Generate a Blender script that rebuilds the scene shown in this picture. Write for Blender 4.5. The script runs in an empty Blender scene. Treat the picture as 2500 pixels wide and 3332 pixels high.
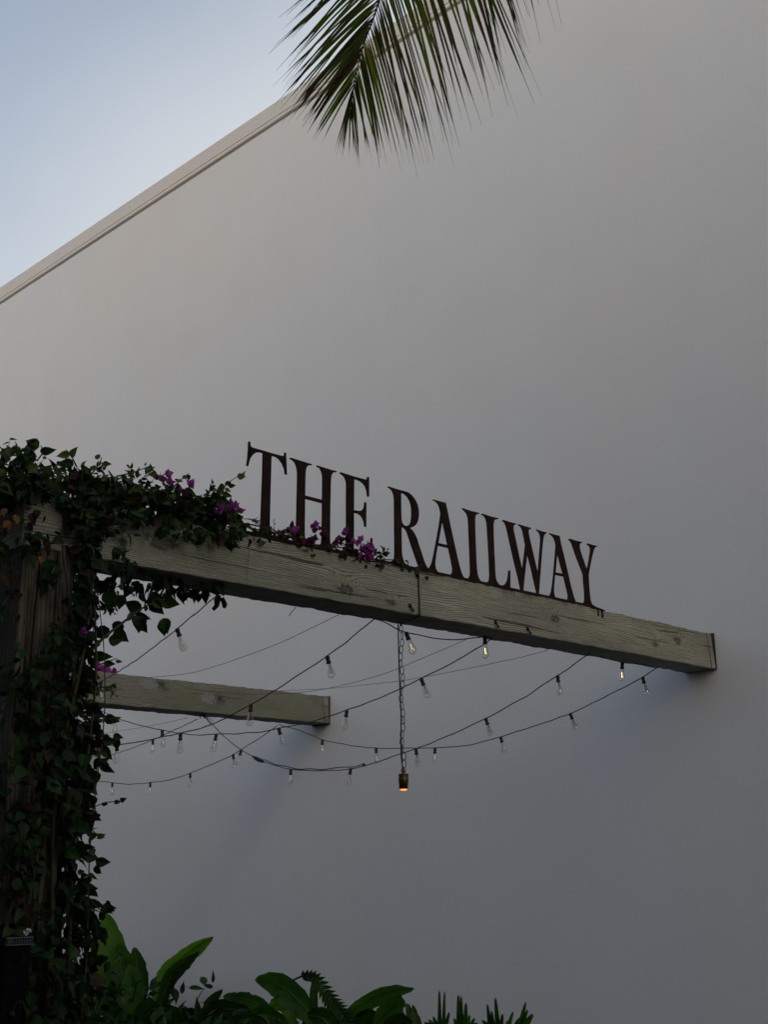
import bpy, bmesh, math, random
from mathutils import Vector, Matrix, noise
random.seed(7)
R = math.radians
SC = bpy.context.scene
COL = SC.collection

# ------------------------------------------------------------------ camera
CAM = Vector((0, 0, 1.6)); F_PX = 4088.0; CX, CY = 1250.0, 1666.0
_p, _r, _t = R(15.757), R(-0.742), R(45.711)
FW = Vector((0, math.cos(_p), math.sin(_p))); RT = Vector((1, 0, 0)); UP = RT.cross(FW)
RT, UP = math.cos(_r)*RT + math.sin(_r)*UP, -math.sin(_r)*RT + math.cos(_r)*UP
_Z = Matrix.Rotation(_t, 3, 'Z')
FW, RT, UP = _Z @ FW, _Z @ RT, _Z @ UP
cam = bpy.data.objects.new('camera', bpy.data.cameras.new('camera'))
COL.objects.link(cam); SC.camera = cam
cam.data.sensor_fit = 'HORIZONTAL'; cam.data.sensor_width = 36; cam.data.lens = 36*F_PX/2500
cam.data.clip_end = 2000; cam.data.clip_start = 0.05
cam.matrix_world = Matrix((( RT.x, UP.x, -FW.x, CAM.x), (RT.y, UP.y, -FW.y, CAM.y), (RT.z, UP.z, -FW.z, CAM.z), (0, 0, 0, 1)))

# ------------------------------------------------------------------ light
SUN_EL, SUN_AZ = 8.0, 335.0          # azimuth counter-clockwise from +X: low dusk sun, veiled, behind the camera
SKY_STRENGTH = 0.15
world = bpy.data.worlds.new('World'); SC.world = world; world.use_nodes = True
wn = world.node_tree.nodes; wl = world.node_tree.links
sky = wn.new('ShaderNodeTexSky'); sky.sky_type = 'NISHITA'; sky.sun_disc = False
sky.sun_elevation = R(SUN_EL); sky.sun_rotation = R(90 - SUN_AZ); sky.altitude = 0
sky.air_density = 0.65; sky.dust_density = 10; sky.ozone_density = 0.9
# thin high haze mixed into the sky, palest low down beyond the wall
HAZE_AZ, HAZE_EL, HZ0, HZ1, HF0, HF1 = 122.0, 0.0, 0.68, 0.83, 0.40, 1.0
HAZE = (1.94, 2.06, 2.19)
wt = wn.new('ShaderNodeTexCoord'); wd = wn.new('ShaderNodeVectorMath'); wd.operation = 'DOT_PRODUCT'
wd.inputs[1].default_value = (math.cos(R(HAZE_EL))*math.cos(R(HAZE_AZ)), math.cos(R(HAZE_EL))*math.sin(R(HAZE_AZ)), math.sin(R(HAZE_EL)))
wl.new(wt.outputs['Generated'], wd.inputs[0])
wz = wn.new('ShaderNodeTexNoise'); wz.inputs['Scale'].default_value = 2.2; wz.inputs['Detail'].default_value = 4; wl.new(wt.outputs['Generated'], wz.inputs['Vector'])
wa = wn.new('ShaderNodeMath'); wa.operation = 'MULTIPLY_ADD'; wa.inputs[1].default_value = 0.10; wl.new(wz.outputs['Fac'], wa.inputs[0]); wl.new(wd.outputs['Value'], wa.inputs[2])
wr = wn.new('ShaderNodeMapRange'); wr.interpolation_type = 'SMOOTHSTEP'
for k, v in ((1, HZ0+.05), (2, HZ1+.05), (3, HF0), (4, HF1)): wr.inputs[k].default_value = v
wl.new(wa.outputs[0], wr.inputs[0])
wm = wn.new('ShaderNodeMix'); wm.data_type = 'RGBA'; wl.new(wr.outputs[0], wm.inputs[0]); wl.new(sky.outputs[0], wm.inputs[6]); wm.inputs[7].default_value = (*HAZE, 1)
wl.new(wm.outputs[2], wn['Background'].inputs[0]); wn['Background'].inputs[1].default_value = SKY_STRENGTH
sun = bpy.data.objects.new('sun', bpy.data.lights.new('sun', 'SUN')); COL.objects.link(sun)
sun.data.energy = 0.3; sun.data.angle = R(80); sun.data.color = (1, 0.86, 0.72)
sd = Vector((math.cos(R(SUN_EL))*math.cos(R(SUN_AZ)), math.cos(R(SUN_EL))*math.sin(R(SUN_AZ)), math.sin(R(SUN_EL))))
sun.rotation_euler = sd.to_track_quat('Z', 'Y').to_euler(); sun.location = (0, 0, 30)
SC.view_settings.view_transform = 'Standard'; SC.view_settings.look = 'None'
SC.view_settings.exposure = 1.15; SC.view_settings.gamma = 1

# ------------------------------------------------------------------ helpers
def ray(x, y): return FW + RT*((x-CX)/F_PX) - UP*((y-CY)/F_PX)
def on(ax, v, x, y):                       # the point of the plane axis = v seen at photo pixel x, y
    d = ray(x, y); return CAM + d*((v-CAM[ax])/d[ax])
def vplane(A, B, x, y):                    # same, for the vertical plane through A and B
    n = Vector((B.y-A.y, -(B.x-A.x), 0)); d = ray(x, y)
    return CAM + d*(n.dot(A-CAM)/n.dot(d))

class MB:
    def __init__(s): s.v = []; s.f = []; s.m = []
    def add(s, vs, fs, mi=0):
        k = len(s.v); s.v += [Vector(q) for q in vs]
        for q in fs: s.f.append(tuple(i+k for i in q)); s.m.append(mi)
    def tube(s, pts, r, n=6, mi=0, cap=True):
        pts = [Vector(p) for p in pts]; N = len(pts); k = len(s.v); prev = None
        for i, p in enumerate(pts):
            d = (pts[min(i+1, N-1)] - pts[max(i-1, 0)])
            if d.length < 1e-9: d = Vector((0, 0, 1))
            d.normalize()
            if prev is None: a = d.orthogonal().normalized()
            else:
                a = prev - d*prev.dot(d)
                a = a.normalized() if a.length > 1e-6 else d.orthogonal().normalized()
            prev = a; b = d.cross(a); rr = r[i] if isinstance(r, (list, tuple)) else r
            for j in range(n):
                t = 2*math.pi*j/n; s.v.append(p + (a*math.cos(t) + b*math.sin(t))*rr)
        for i in range(N-1):
            for j in range(n):
                j2 = (j+1) % n; s.f.append((k+i*n+j, k+i*n+j2, k+(i+1)*n+j2, k+(i+1)*n+j)); s.m.append(mi)
        if cap:
            s.f.append(tuple(k+j for j in reversed(range(n)))); s.m.append(mi)
            s.f.append(tuple(k+(N-1)*n+j for j in range(n))); s.m.append(mi)
    def box(s, a, b, mi=0):
        x0, y0, z0 = a; x1, y1, z1 = b
        s.add([(x0,y0,z0),(x1,y0,z0),(x1,y1,z0),(x0,y1,z0),(x0,y0,z1),(x1,y0,z1),(x1,y1,z1),(x0,y1,z1)],
              [(0,3,2,1),(4,5,6,7),(0,1,5,4),(1,2,6,5),(2,3,7,6),(3,0,4,7)], mi)
    def lathe(s, prof, n=20, mi=0, c=(0,0,0)):
        k = len(s.v)
        for r, z in prof:
            for j in range(n):
                t = 2*math.pi*j/n; s.v.append(Vector((c[0]+r*math.cos(t), c[1]+r*math.sin(t), c[2]+z)))
        for i in range(len(prof)-1):
            for j in range(n):
                j2 = (j+1) % n; s.f.append((k+i*n+j, k+i*n+j2, k+(i+1)*n+j2, k+(i+1)*n+j)); s.m.append(mi)

def build(name, mb, mats, parent=None, smooth=False, base=None, bevel=0):
    root = parent
    while root is not None and root.parent is not None: root = root.parent
    off = Vector(base) if base is not None else (Vector(root.location) if root else Vector((0, 0, 0)))
    me = bpy.data.meshes.new(name); me.from_pydata([tuple(q-off) for q in mb.v], [], mb.f)
    if not isinstance(mats, (list, tuple)): mats = [mats]
    for m in mats: me.materials.append(m)
    me.polygons.foreach_set('material_index', mb.m)
    if smooth: me.polygons.foreach_set('use_smooth', [True]*len(me.polygons))
    me.update(); o = bpy.data.objects.new(name, me); COL.objects.link(o)
    if parent: o.parent = parent
    elif base is not None: o.location = off
    if bevel:
        b = o.modifiers.new('bevel', 'BEVEL'); b.width = bevel; b.segments = 2
    return o
def tag(o, label=None, cat=None, group=None, kind=None):
    for k, v in (('label', label), ('category', cat), ('group', group), ('kind', kind)):
        if v: o[k] = v
    return o
def thing(name, loc, label, cat, group=None):
    o = bpy.data.objects.new(name, None); COL.objects.link(o); o.location = loc; o.empty_display_size = 0.1
    return tag(o, label, cat, group)

# ------------------------------------------------------------------ materials
class NT:
    def __init__(s, name):
        s.m = bpy.data.materials.new(name); s.m.use_nodes = True
        s.n = s.m.node_tree.nodes; s.l = s.m.node_tree.links; s.b = s.n['Principled BSDF']; s.out = s.n['Material Output']
    def set(s, k, v):
        if k in s.b.inputs:
            if hasattr(v, 'node') : s.l.new(v, s.b.inputs[k])
            else: s.b.inputs[k].default_value = v
    def inp(s, sock, v):
        if hasattr(v, 'node'): s.l.new(v, sock)
        else: sock.default_value = v
    def math(s, op, a, b=0.0, c=None, clamp=False):
        n = s.n.new('ShaderNodeMath'); n.operation = op; n.use_clamp = clamp; s.inp(n.inputs[0], a); s.inp(n.inputs[1], b)
        if c is not None: s.inp(n.inputs[2], c)
        return n.outputs[0]
    def coords(s):
        tc = s.n.new('ShaderNodeTexCoord'); sp = s.n.new('ShaderNodeSeparateXYZ'); s.l.new(tc.outputs['Object'], sp.inputs[0])
        return tc.outputs['Object'], sp.outputs[0], sp.outputs[1], sp.outputs[2]
    def vec(s, x, y, z):
        n = s.n.new('ShaderNodeCombineXYZ'); s.inp(n.inputs[0], x); s.inp(n.inputs[1], y); s.inp(n.inputs[2], z); return n.outputs[0]
    def noise(s, v, scale, detail=3, rough=0.55, dist=0.0):
        n = s.n.new('ShaderNodeTexNoise'); s.l.new(v, n.inputs['Vector']); n.inputs['Scale'].default_value = scale
        n.inputs['Detail'].default_value = detail; n.inputs['Roughness'].default_value = rough; n.inputs['Distortion'].default_value = dist
        return n.outputs['Fac']
    def ramp(s, f, stops):
        n = s.n.new('ShaderNodeValToRGB'); s.l.new(f, n.inputs[0]); e = n.color_ramp.elements
        while len(e) < len(stops): e.new(0.5)
        for q, (p, c) in zip(e, stops): q.position = p; q.color = (*c, 1) if len(c) == 3 else c
        return n.outputs[0]
    def mix(s, f, a, b, mode='MIX'):
        n = s.n.new('ShaderNodeMix'); n.data_type = 'RGBA'; n.blend_type = mode
        s.inp(n.inputs[0], f)
        for k, v in ((6, a), (7, b)):
            s.inp(n.inputs[k], v if hasattr(v, 'node') else (*v, 1))
        return n.outputs[2]
    def bump(s, h, strength, dist):
        n = s.n.new('ShaderNodeBump'); n.inputs['Strength'].default_value = strength; n.inputs['Distance'].default_value = dist
        s.l.new(h, n.inputs['Height']); s.l.new(n.outputs[0], s.b.inputs['Normal'])

def mat_simple(name, c, rough=0.6, metal=0.0, var=0.25, scale=20, bump=0.0, spec=None):
    t = NT(name); o, x, y, z = t.coords(); n = t.noise(o, scale, 4)
    lo = tuple(q*(1-var) for q in c); hi = tuple(min(1, q*(1+var)) for q in c)
    t.set('Base Color', t.ramp(n, [(0.3, lo), (0.7, hi)])); t.set('Roughness', rough); t.set('Metallic', metal)
    if spec is not None: t.set('Specular IOR Level', spec)
    if bump: t.bump(n, 0.5, bump)
    return t.m

def mat_stucco(name, c, tint=1.0):
    t = NT(name); o, x, y, z = t.coords()
    big = t.noise(o, 0.33, 3, 0.5, 0.6); mid = t.noise(o, 1.6, 4, 0.6); fine = t.noise(o, 110, 2, 0.8); grit = t.noise(o, 170, 1, 0.8)
    a = t.mix(t.math('MULTIPLY', t.math('MULTIPLY_ADD', big, 2.6, -0.8, clamp=True), tint), tuple(q*w for q, w in zip(c, (0.985, 0.968, 0.955))), tuple(q*w for q, w in zip(c, (0.945, 0.985, 1.03))))
    b = t.mix(t.math('MULTIPLY', t.math('SUBTRACT', mid, 0.35), 0.16, clamp=True), a, (0.30, 0.29, 0.28))
    g = t.math('MULTIPLY_ADD', t.math('SUBTRACT', fine, 0.5), 0.62, 1.0)
    g = t.math('MULTIPLY_ADD', t.math('SUBTRACT', grit, 0.5), 0.25, g)
    t.set('Base Color', t.mix(1.0, b, t.vec(g, g, g), 'MULTIPLY'))
    t.set('Roughness', 0.92); t.set('Specular IOR Level', 0.15)
    t.bump(t.math('ADD', fine, t.math('MULTIPLY', mid, 1.5)), 0.12, 0.003)
    return t.m

def mat_wood(name, light, dark, algae, knots=(), ax='y', ringf=600., seed=0.0, algae_amt=0.6, drips=None, pale=False):
    """weathered sawn timber: rings that bend round the knots, fibre, blotches and a green bloom"""
    t = NT(name); o, x, y, z = t.coords()
    if ax == 'y': s_, v_ = y, t.math('MULTIPLY_ADD', x, 0.8, z)
    else: s_, v_ = z, t.math('MULTIPLY_ADD', x, 0.8, y)
    V = t.vec(t.math('MULTIPLY_ADD', s_, 0.9, seed), t.math('MULTIPLY', v_, 5.0), x)
    wob = t.noise(V, 1.0, 3, 0.5); g = t.math('MULTIPLY', v_, ringf)
    g = t.math('ADD', g, t.math('MULTIPLY', wob, 62.0))
    kn = None; kd = t.noise(o, 38, 3, 0.7); kd = t.math('MULTIPLY', t.math('SUBTRACT', kd, 0.5), 3.6)
    for (ks, kv, rs, rv) in knots:
        a = t.math('DIVIDE', t.math('SUBTRACT', s_, ks), rs); b = t.math('DIVIDE', t.math('SUBTRACT', v_, kv), rv)
        a = t.math('ADD', a, kd); b = t.math('ADD', b, t.math('MULTIPLY', kd, -0.7))
        d2 = t.math('ADD', t.math('MULTIPLY', a, a), t.math('MULTIPLY', b, b))
        e = t.math('EXPONENT', t.math('MULTIPLY', d2, -0.22)); g = t.math('ADD', g, t.math('MULTIPLY', e, 44.0))
        core = t.math('EXPONENT', t.math('MULTIPLY', t.math('ABSOLUTE', t.math('SUBTRACT', d2, 0.7)), -2.2))
        core = t.math('ADD', t.math('MULTIPLY', core, 0.8), t.math('MULTIPLY', t.math('EXPONENT', t.math('MULTIPLY', d2, -1.6)), 0.45))
        if pale:
            a3 = t.math('ADD', a, -1.6); d3 = t.math('ADD', t.math('MULTIPLY', t.math('MULTIPLY', a3, a3), 3.0), t.math('MULTIPLY', b, b)); dk = t.math('EXPONENT', t.math('MULTIPLY', d3, -0.9)); pd = dk if kn is None else t.math('MAXIMUM', pd, dk)
        kn = core if kn is None else t.math('MAXIMUM', kn, core)
    ring = t.math('MULTIPLY_ADD', t.math('SINE', g), 0.5, 0.5); ring = t.math('POWER', ring, 3.0)
    fib = t.noise(t.vec(t.math('MULTIPLY', s_, 5.0), t.math('MULTIPLY', v_, 170.0), t.math('MULTIPLY', x, 170.0)), 1.0, 3, 0.6)
    blot = t.noise(t.vec(t.math('MULTIPLY_ADD', s_, 2.2, seed), t.math('MULTIPLY', v_, 7.0), x), 1.0, 4, 0.6)
    crack = t.noise(t.vec(t.math('MULTIPLY', s_, 1.3), t.math('MULTIPLY', v_, 60.0), 0.3+seed), 1.0, 2, 0.5)
    crack = t.math('GREATER_THAN', crack, 0.675)
    grit = t.noise(o, 130, 2, 0.8)
    f = t.math('ADD', t.math('MULTIPLY', ring, 0.62), t.math('MULTIPLY', t.math('SUBTRACT', fib, 0.33), 1.3), clamp=True)
    lm = t.noise(t.vec(t.math('MULTIPLY_ADD', s_, 0.9, seed+4), t.math('MULTIPLY', v_, 3.0), x), 1.0, 3, 0.6)
    c = t.mix(f, t.mix(t.math('MULTIPLY_ADD', lm, 2.6, -0.85, clamp=True), tuple(q*.62 for q in light), tuple(q*1.18 for q in light)), dark)
    c = t.mix(t.math('MULTIPLY', t.math('SUBTRACT', blot, 0.36), algae_amt*2.2, clamp=True), c, algae)
    c = t.mix(t.math('MULTIPLY', crack, 0.75), c, tuple(q*0.25 for q in dark))
    if kn is not None: c = t.mix(t.math('MULTIPLY', kn, 0.95, clamp=True), c, (0.24, 0.245, 0.27) if pale else tuple(q*0.30 for q in dark))
    if pale: c = t.mix(t.math('MULTIPLY', pd, 0.85, clamp=True), c, tuple(q*0.3 for q in dark))
    if drips:
        z0, z1 = drips
        dn = t.noise(t.vec(t.math('MULTIPLY', s_, 11.0), t.math('MULTIPLY', v_, 3.0), 1.7), 1.0, 3, 0.7)
        q = t.math('SUBTRACT', t.math('DIVIDE', t.math('SUBTRACT', z, z0), z1-z0, clamp=True), t.math('MULTIPLY_ADD', dn, -1.7, 1.72), clamp=True)
        c = t.mix(t.math('MULTIPLY', q, 1.5, clamp=True), c, (0.028, 0.022, 0.016))
    k = t.math('MULTIPLY_ADD', t.math('SUBTRACT', grit, 0.5), 0.7, 1.0)
    c = t.mix(1.0, c, t.vec(k, k, k), 'MULTIPLY')
    t.set('Base Color', c); t.set('Roughness', 0.9); t.set('Specular IOR Level', 0.2)
    h = t.math('SUBTRACT', t.math('MULTIPLY', fib, 0.8), t.math('ADD', t.math('MULTIPLY', ring, 0.6), t.math('MULTIPLY', crack, 1.5)))
    t.bump(h, 0.6, 0.003)
    return t.m

def mat_leaf(name, c, c2, trans=0.25, rough=0.5, scale=9.0, tip=None):
    t = NT(name); o, x, y, z = t.coords(); n = t.noise(o, scale, 3)
    col = t.ramp(n, [(0.35, c), (0.68, c2)])
    t.set('Base Color', col); t.set('Roughness', rough); t.set('Specular IOR Level', 0.12)
    tr = t.n.new('ShaderNodeBsdfTranslucent'); t.l.new(t.mix(1.0, col, (1.0, 1.35, 0.5), 'MULTIPLY'), tr.inputs[0])
    mx = t.n.new('ShaderNodeMixShader'); mx.inputs[0].default_value = trans
    t.l.new(t.b.outputs[0], mx.inputs[1]); t.l.new(tr.outputs[0], mx.inputs[2]); t.l.new(mx.outputs[0], t.out.inputs[0])
    return t.m

def mat_glass(name):
    t = NT(name); t.n.remove(t.b)
    lw = t.n.new('ShaderNodeLayerWeight'); lw.inputs[0].default_value = 0.35
    tr = t.n.new('ShaderNodeBsdfTransparent'); tr.inputs[0].default_value = (0.93, 0.935, 0.93, 1)
    gl = t.n.new('ShaderNodeBsdfGlossy'); gl.inputs['Roughness'].default_value = 0.12; gl.inputs[0].default_value = (0.95, 0.95, 0.94, 1)
    mx = t.n.new('ShaderNodeMixShader')
    f = t.math('MULTIPLY_ADD', t.math('POWER', lw.outputs['Facing'], 1.6), 0.80, 0.13, clamp=True)
    t.l.new(f, mx.inputs[0]); t.l.new(tr.outputs[0], mx.inputs[1]); t.l.new(gl.outputs[0], mx.inputs[2]); t.l.new(mx.outputs[0], t.out.inputs[0])
    return t.m
def mat_emit(name, c, s):
    t = NT(name); t.n.remove(t.b); e = t.n.new('ShaderNodeEmission'); e.inputs[0].default_value = (*c, 1); e.inputs[1].default_value = s
    t.l.new(e.outputs[0], t.out.inputs[0]); return t.m

M = {}
M['stucco'] = mat_stucco('white_stucco', (0.725, 0.752, 0.795))
M['cap'] = mat_stucco('coping_paint', (0.68, 0.69, 0.705), 0.5)
M['mould'] = mat_stucco('moulding_paint', (0.71, 0.69, 0.675), 0.3)
M['soil'] = mat_simple('dark_soil', (0.03, 0.026, 0.022), 0.95, scale=6, bump=0.02)
M['block_grey'] = mat_simple('shade_block_grey', (0.12, 0.115, 0.11), 0.9, scale=2)  # plain grey of the added shade blocks
M['rust'] = mat_simple('rusty_steel', (0.013, 0.0065, 0.005), 0.85, 0.0, 0.6, 14, 0.001, spec=.15)
M['rubber'] = mat_simple('black_rubber', (0.008, 0.008, 0.009), 0.55, scale=60)
M['wire'] = mat_simple('thin_dark_wire', (0.03, 0.03, 0.03), 0.5, scale=60)
M['pale_thread'] = mat_simple('pale_green_thread', (0.20, 0.26, 0.21), 0.7)
M['chain'] = mat_simple('blackened_chain', (0.015, 0.013, 0.012), 0.5, 0.6, 0.3, 50)
M['brass'] = mat_simple('aged_brass', (0.075, 0.052, 0.022), 0.42, 0.7, 0.4, 40)
M['filament'] = mat_simple('grey_filament', (0.05, 0.042, 0.035), 0.5)
M['glass'] = mat_glass('clear_glass')
M['lit'] = mat_emit('lit_filament', (1.0, 0.60, 0.20), 2.4)
M['lit_dim'] = mat_emit('dim_filament', (1.0, 0.48, 0.22), 0.9)
M['lamp_lit'] = mat_emit('lamp_glow', (1.0, 0.20, 0.015), 1.5)
M['stem'] = mat_simple('vine_bark', (0.040, 0.036, 0.022), 0.9, scale=30, bump=0.003)
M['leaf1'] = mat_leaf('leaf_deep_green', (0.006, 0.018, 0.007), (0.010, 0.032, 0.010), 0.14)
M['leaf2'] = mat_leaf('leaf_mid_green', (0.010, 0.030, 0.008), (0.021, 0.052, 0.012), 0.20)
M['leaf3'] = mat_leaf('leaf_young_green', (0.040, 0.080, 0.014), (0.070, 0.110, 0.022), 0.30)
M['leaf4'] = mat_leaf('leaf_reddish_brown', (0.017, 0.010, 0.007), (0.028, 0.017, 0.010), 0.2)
M['petal'] = mat_leaf('magenta_bract', (0.24, 0.032, 0.28), (0.38, 0.065, 0.42), 0.35, scale=30)
M['petal_dull'] = mat_leaf('faded_bract', (0.085, 0.022, 0.070), (0.13, 0.035, 0.11), 0.3, scale=30)
M['dry'] = mat_leaf('dry_leaf', (0.10, 0.050, 0.020), (0.20, 0.105, 0.032), 0.25, scale=40)
M['frond'] = mat_leaf('palm_green', (0.046, 0.064, 0.017), (0.100, 0.118, 0.020), 0.35, scale=3)
M['frond_y'] = mat_leaf('palm_yellow_green', (0.10, 0.13, 0.012), (0.20, 0.20, 0.02), 0.4, scale=4)
M['frond_b'] = mat_leaf('palm_brown', (0.045, 0.026, 0.014), (0.075, 0.042, 0.018), 0.2, scale=4)
M['rachis'] = mat_simple('palm_rachis', (0.06, 0.06, 0.025), 0.6)
M['trunk'] = mat_simple('palm_trunk', (0.12, 0.10, 0.08), 0.9, scale=8, bump=0.02)
M['bleaf'] = mat_leaf('broad_leaf_green', (0.028, 0.088, 0.014), (0.070, 0.165, 0.022), 0.4, scale=2.5)
M['rib'] = mat_leaf('leaf_midrib', (0.07, 0.13, 0.03), (0.10, 0.17, 0.04), 0.2)
M['bleaf_l'] = mat_leaf('broad_leaf_light', (0.085, 0.18, 0.022), (0.17, 0.29, 0.05), 0.45, scale=2.5)
M['bleaf_d'] = mat_leaf('broad_leaf_dark', (0.012, 0.038, 0.011), (0.030, 0.075, 0.015), 0.3, scale=4)

# ------------------------------------------------------------------ the place: ground, white wall
X1, X2, X3 = -4.518, -8.457, -12.39       # right-hand faces of the three beams
YW = 7.54; ZB, ZT = 2.864, 3.104; BW = 0.245
g = MB(); g.box((-400, -400, -0.5), (400, 400, 0.0)); tag(build('ground', g, M['soil']), kind='structure')

wall = thing('stucco_wall', (-10, YW+0.3, 0), 'tall plain off-white stucco wall with a raised coping along its sloping top edge', 'wall')
w = MB(); w.box((-60, YW, -0.2), (9, YW+9, 9.34)); build('wall', w, M['stucco'], wall)
w = MB(); w.box((-60, YW-0.010, 9.428), (9, YW+9, 9.612)); build('coping', w, M['cap'], wall, bevel=0.006)
w = MB(); prof = []
for i in range(9):
    a = i/8*math.pi; prof.append((YW-0.003-0.011*math.sin(a), 9.372+0.028*(1-math.cos(a))*0.9))
prof = [(YW+0.05, 9.3405)] + prof + [(YW+0.05, 9.4255)]
vs = [(-60, y, z) for y, z in prof] + [(9, y, z) for y, z in prof]; n = len(prof)
w.add(vs, [(i, i+1, n+i+1, n+i) for i in range(n-1)]); build('moulding', w, M['mould'], wall, smooth=True)

# ------------------------------------------------------------------ unseen blocks added behind the camera, heights set to shade the white wall
BLK0, BLK1, BLK2 = 4.2, 6.2, 10.8
blocker = thing('added_shade_block', (-4, -6, 0), 'plain dark blocks added out of view to shade the white wall', 'light blocker')
w = MB(); w.box((-12, -12, 0), (2, -2.2, BLK1)); w.box((-34, -12, 0), (-12.003, -2.2, BLK0)); w.box((2.003, -12, 0), (30, -2.2, BLK2)); build('shade_blocks', w, M['block_grey'], blocker)

# ------------------------------------------------------------------ pergola timber
def beam(X, y0, y1, z0, z1, wmat, label, parent_done=None, seed=0, skew=0.0):
    t = thing('timber_beam', (X-BW/2, (y0+y1)/2, z0), label, 'beam')
    c = Vector(t.location); mb = MB(); L = y1-y0; n = int(L/0.035); h = z1-z0; r = 0.007
    prof = []                                                     # rounded rectangle, x from -BW..0, z from 0..h
    for cx_, cz_, a0 in ((-r, r, -90), (-r, h-r, 0), (-BW+r, h-r, 90), (-BW+r, r, 180)):
        for k in range(3):
            a = R(a0 + k*45); prof.append((cx_ + r*math.cos(a), cz_ + r*math.sin(a)))
    k0 = len(prof)
    for i in range(n+1):
        y = y0 + L*i/n
        for (px, pz) in prof:
            corner = 0.0032; nz = noise.noise(Vector((px*9+seed, y*5, pz*9)))*0.5 + noise.noise(Vector((px*20, y*22+seed, pz*20)))*0.5
            f = 1 + nz*corner*7/max(h, .1)
            dz = -skew*(pz/h) if i == n else 0
            cxm, czm = -BW/2, h/2
            mb.v.append(Vector((X + cxm + (px-cxm)*f, y + (dz if i == n else 0), z0 + czm + (pz-czm)*f + 0.002*math.sin(y*1.3+seed))))
    for i in range(n):
        for j in range(k0):
            j2 = (j+1) % k0; mb.f.append((i*k0+j, (i+1)*k0+j, (i+1)*k0+j2, i*k0+j2)); mb.m.append(0)
    mb.f.append(tuple(range(k0))); mb.m.append(0); mb.f.append(tuple(n*k0+j for j in reversed(range(k0)))); mb.m.append(0)
    build('timber', mb, wmat, t)
    return t
def rel(X, px, py, y0, y1, z0):                                   # knot position in the beam's own coordinates (v = z + 0.8 x)
    p = on(0, X, px, py); return (p.y-(y0+y1)/2, (p.z-z0) + 0.8*BW/2)
y0b = 2.372; y1b = 7.53
kn = []
for px, py, a, b in ((527, 1768, .075, .028), (1124, 1915, .045, .022), (1805, 2012, .040, .020), (2132, 2095, .028, .014), (2206, 2085, .034, .022), (1275, 1960, .03, .014)):
    s_, v_ = rel(X1, px, py, y0b, y1b, ZB); kn.append((s_, v_, a, b))
M['wood1'] = mat_wood('weathered_pine', (0.355, 0.375, 0.330), (0.052, 0.052, 0.043), (0.185, 0.225, 0.170), kn, seed=1.3, algae_amt=0.55, drips=(0.10, 0.24))
kn2 = []
for px, py, a, b in ((488, 2225, .075, .035), (680, 2272, .07, .035), (1060, 2282, .05, .025)):
    s_, v_ = rel(X2, px, py, y0b, y1b, 2.836); kn2.append((s_, v_, a, b))
M['wood2'] = mat_wood('grey_green_pine', (0.255, 0.270, 0.245), (0.060, 0.062, 0.052), (0.140, 0.165, 0.110), kn2, seed=7.9, algae_amt=0.7, pale=True)
M['wood3'] = mat_wood('grey_pine', (0.24, 0.23, 0.18), (0.08, 0.075, 0.055), (0.14, 0.15, 0.10), (), seed=3.1)
M['woodpost'] = mat_wood('post_timber', (0.135, 0.130, 0.112), (0.032, 0.029, 0.023), (0.055, 0.06, 0.04), (), ax='z', ringf=330, seed=5.5)
b1 = beam(X1, y0b, y1b, ZB, ZT, M['wood1'], 'long front timber beam with knots, carrying the cut steel sign', seed=1, skew=0.03)
b2 = beam(X2, y0b, y1b, 2.836, 3.078, M['wood2'], 'shorter-looking grey green timber beam behind the hanging bulbs', seed=4, skew=0.008)
b3 = beam(X3, y0b, y1b, 2.85, 3.09, M['wood3'], 'farthest timber beam end, just peeking out behind the vine leaves', seed=9)
# end seam / thin dark strip at the wall end of the first two beams
M['endwood'] = mat_simple('dark_end_wood', (0.045, 0.045, 0.032), 0.9, scale=40)
for b, X, z0, z1 in ((b1, X1, ZB, ZT), (b2, X2, 2.836, 3.078)):
    e = MB(); e.box((X-BW+0.01, YW-0.0095, z0-0.006), (X+0.006, YW-0.0005, z1+0.004)); build('end_strip', e, M['endwood'], b)
    e = MB(); e.tube([(X+0.001, YW-0.062 - 0.03, z1-0.005), (X+0.001, YW-0.060, z0+0.004)], 0.0028, 5); build('end_groove', e, M['rubber'], b)
def post(X, y0, y1, z1, label):
    t = thing('timber_post', (X-BW/2, (y0+y1)/2, 0), label, 'post', None)
    mb = MB(); n = 3
    # three laminated boards with open seams, laid side by side along Y; their edges show on the front
    w_ = (y1-y0)/n
    for k in range(n):
        m2 = MB(); ya = y0+w_*k+0.003; yb = y0+w_*(k+1)-0.003; dx = random.uniform(-.004, .004)
        m2.box((X-BW, ya, 0), (X+dx, yb, z1-0.004)); build('board', m2, M['woodpost'], t, bevel=0.004)
    m2 = MB(); m2.box((X-BW+0.01, y0+0.01, 0), (X-0.012, y1-0.01, z1-0.006)); build('core', m2, M['endwood'], t)
    return t
post(X1, 2.374, 2.616, ZB, 'vine-wrapped timber post carrying the left end of the signed beam')
post(X2, 2.374, 2.616, 2.836, 'timber post under the second beam, hidden outside the picture to the left')
post(X3, 2.374, 2.616, 2.85, 'timber post under the farthest beam, outside the picture to the left')

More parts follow.
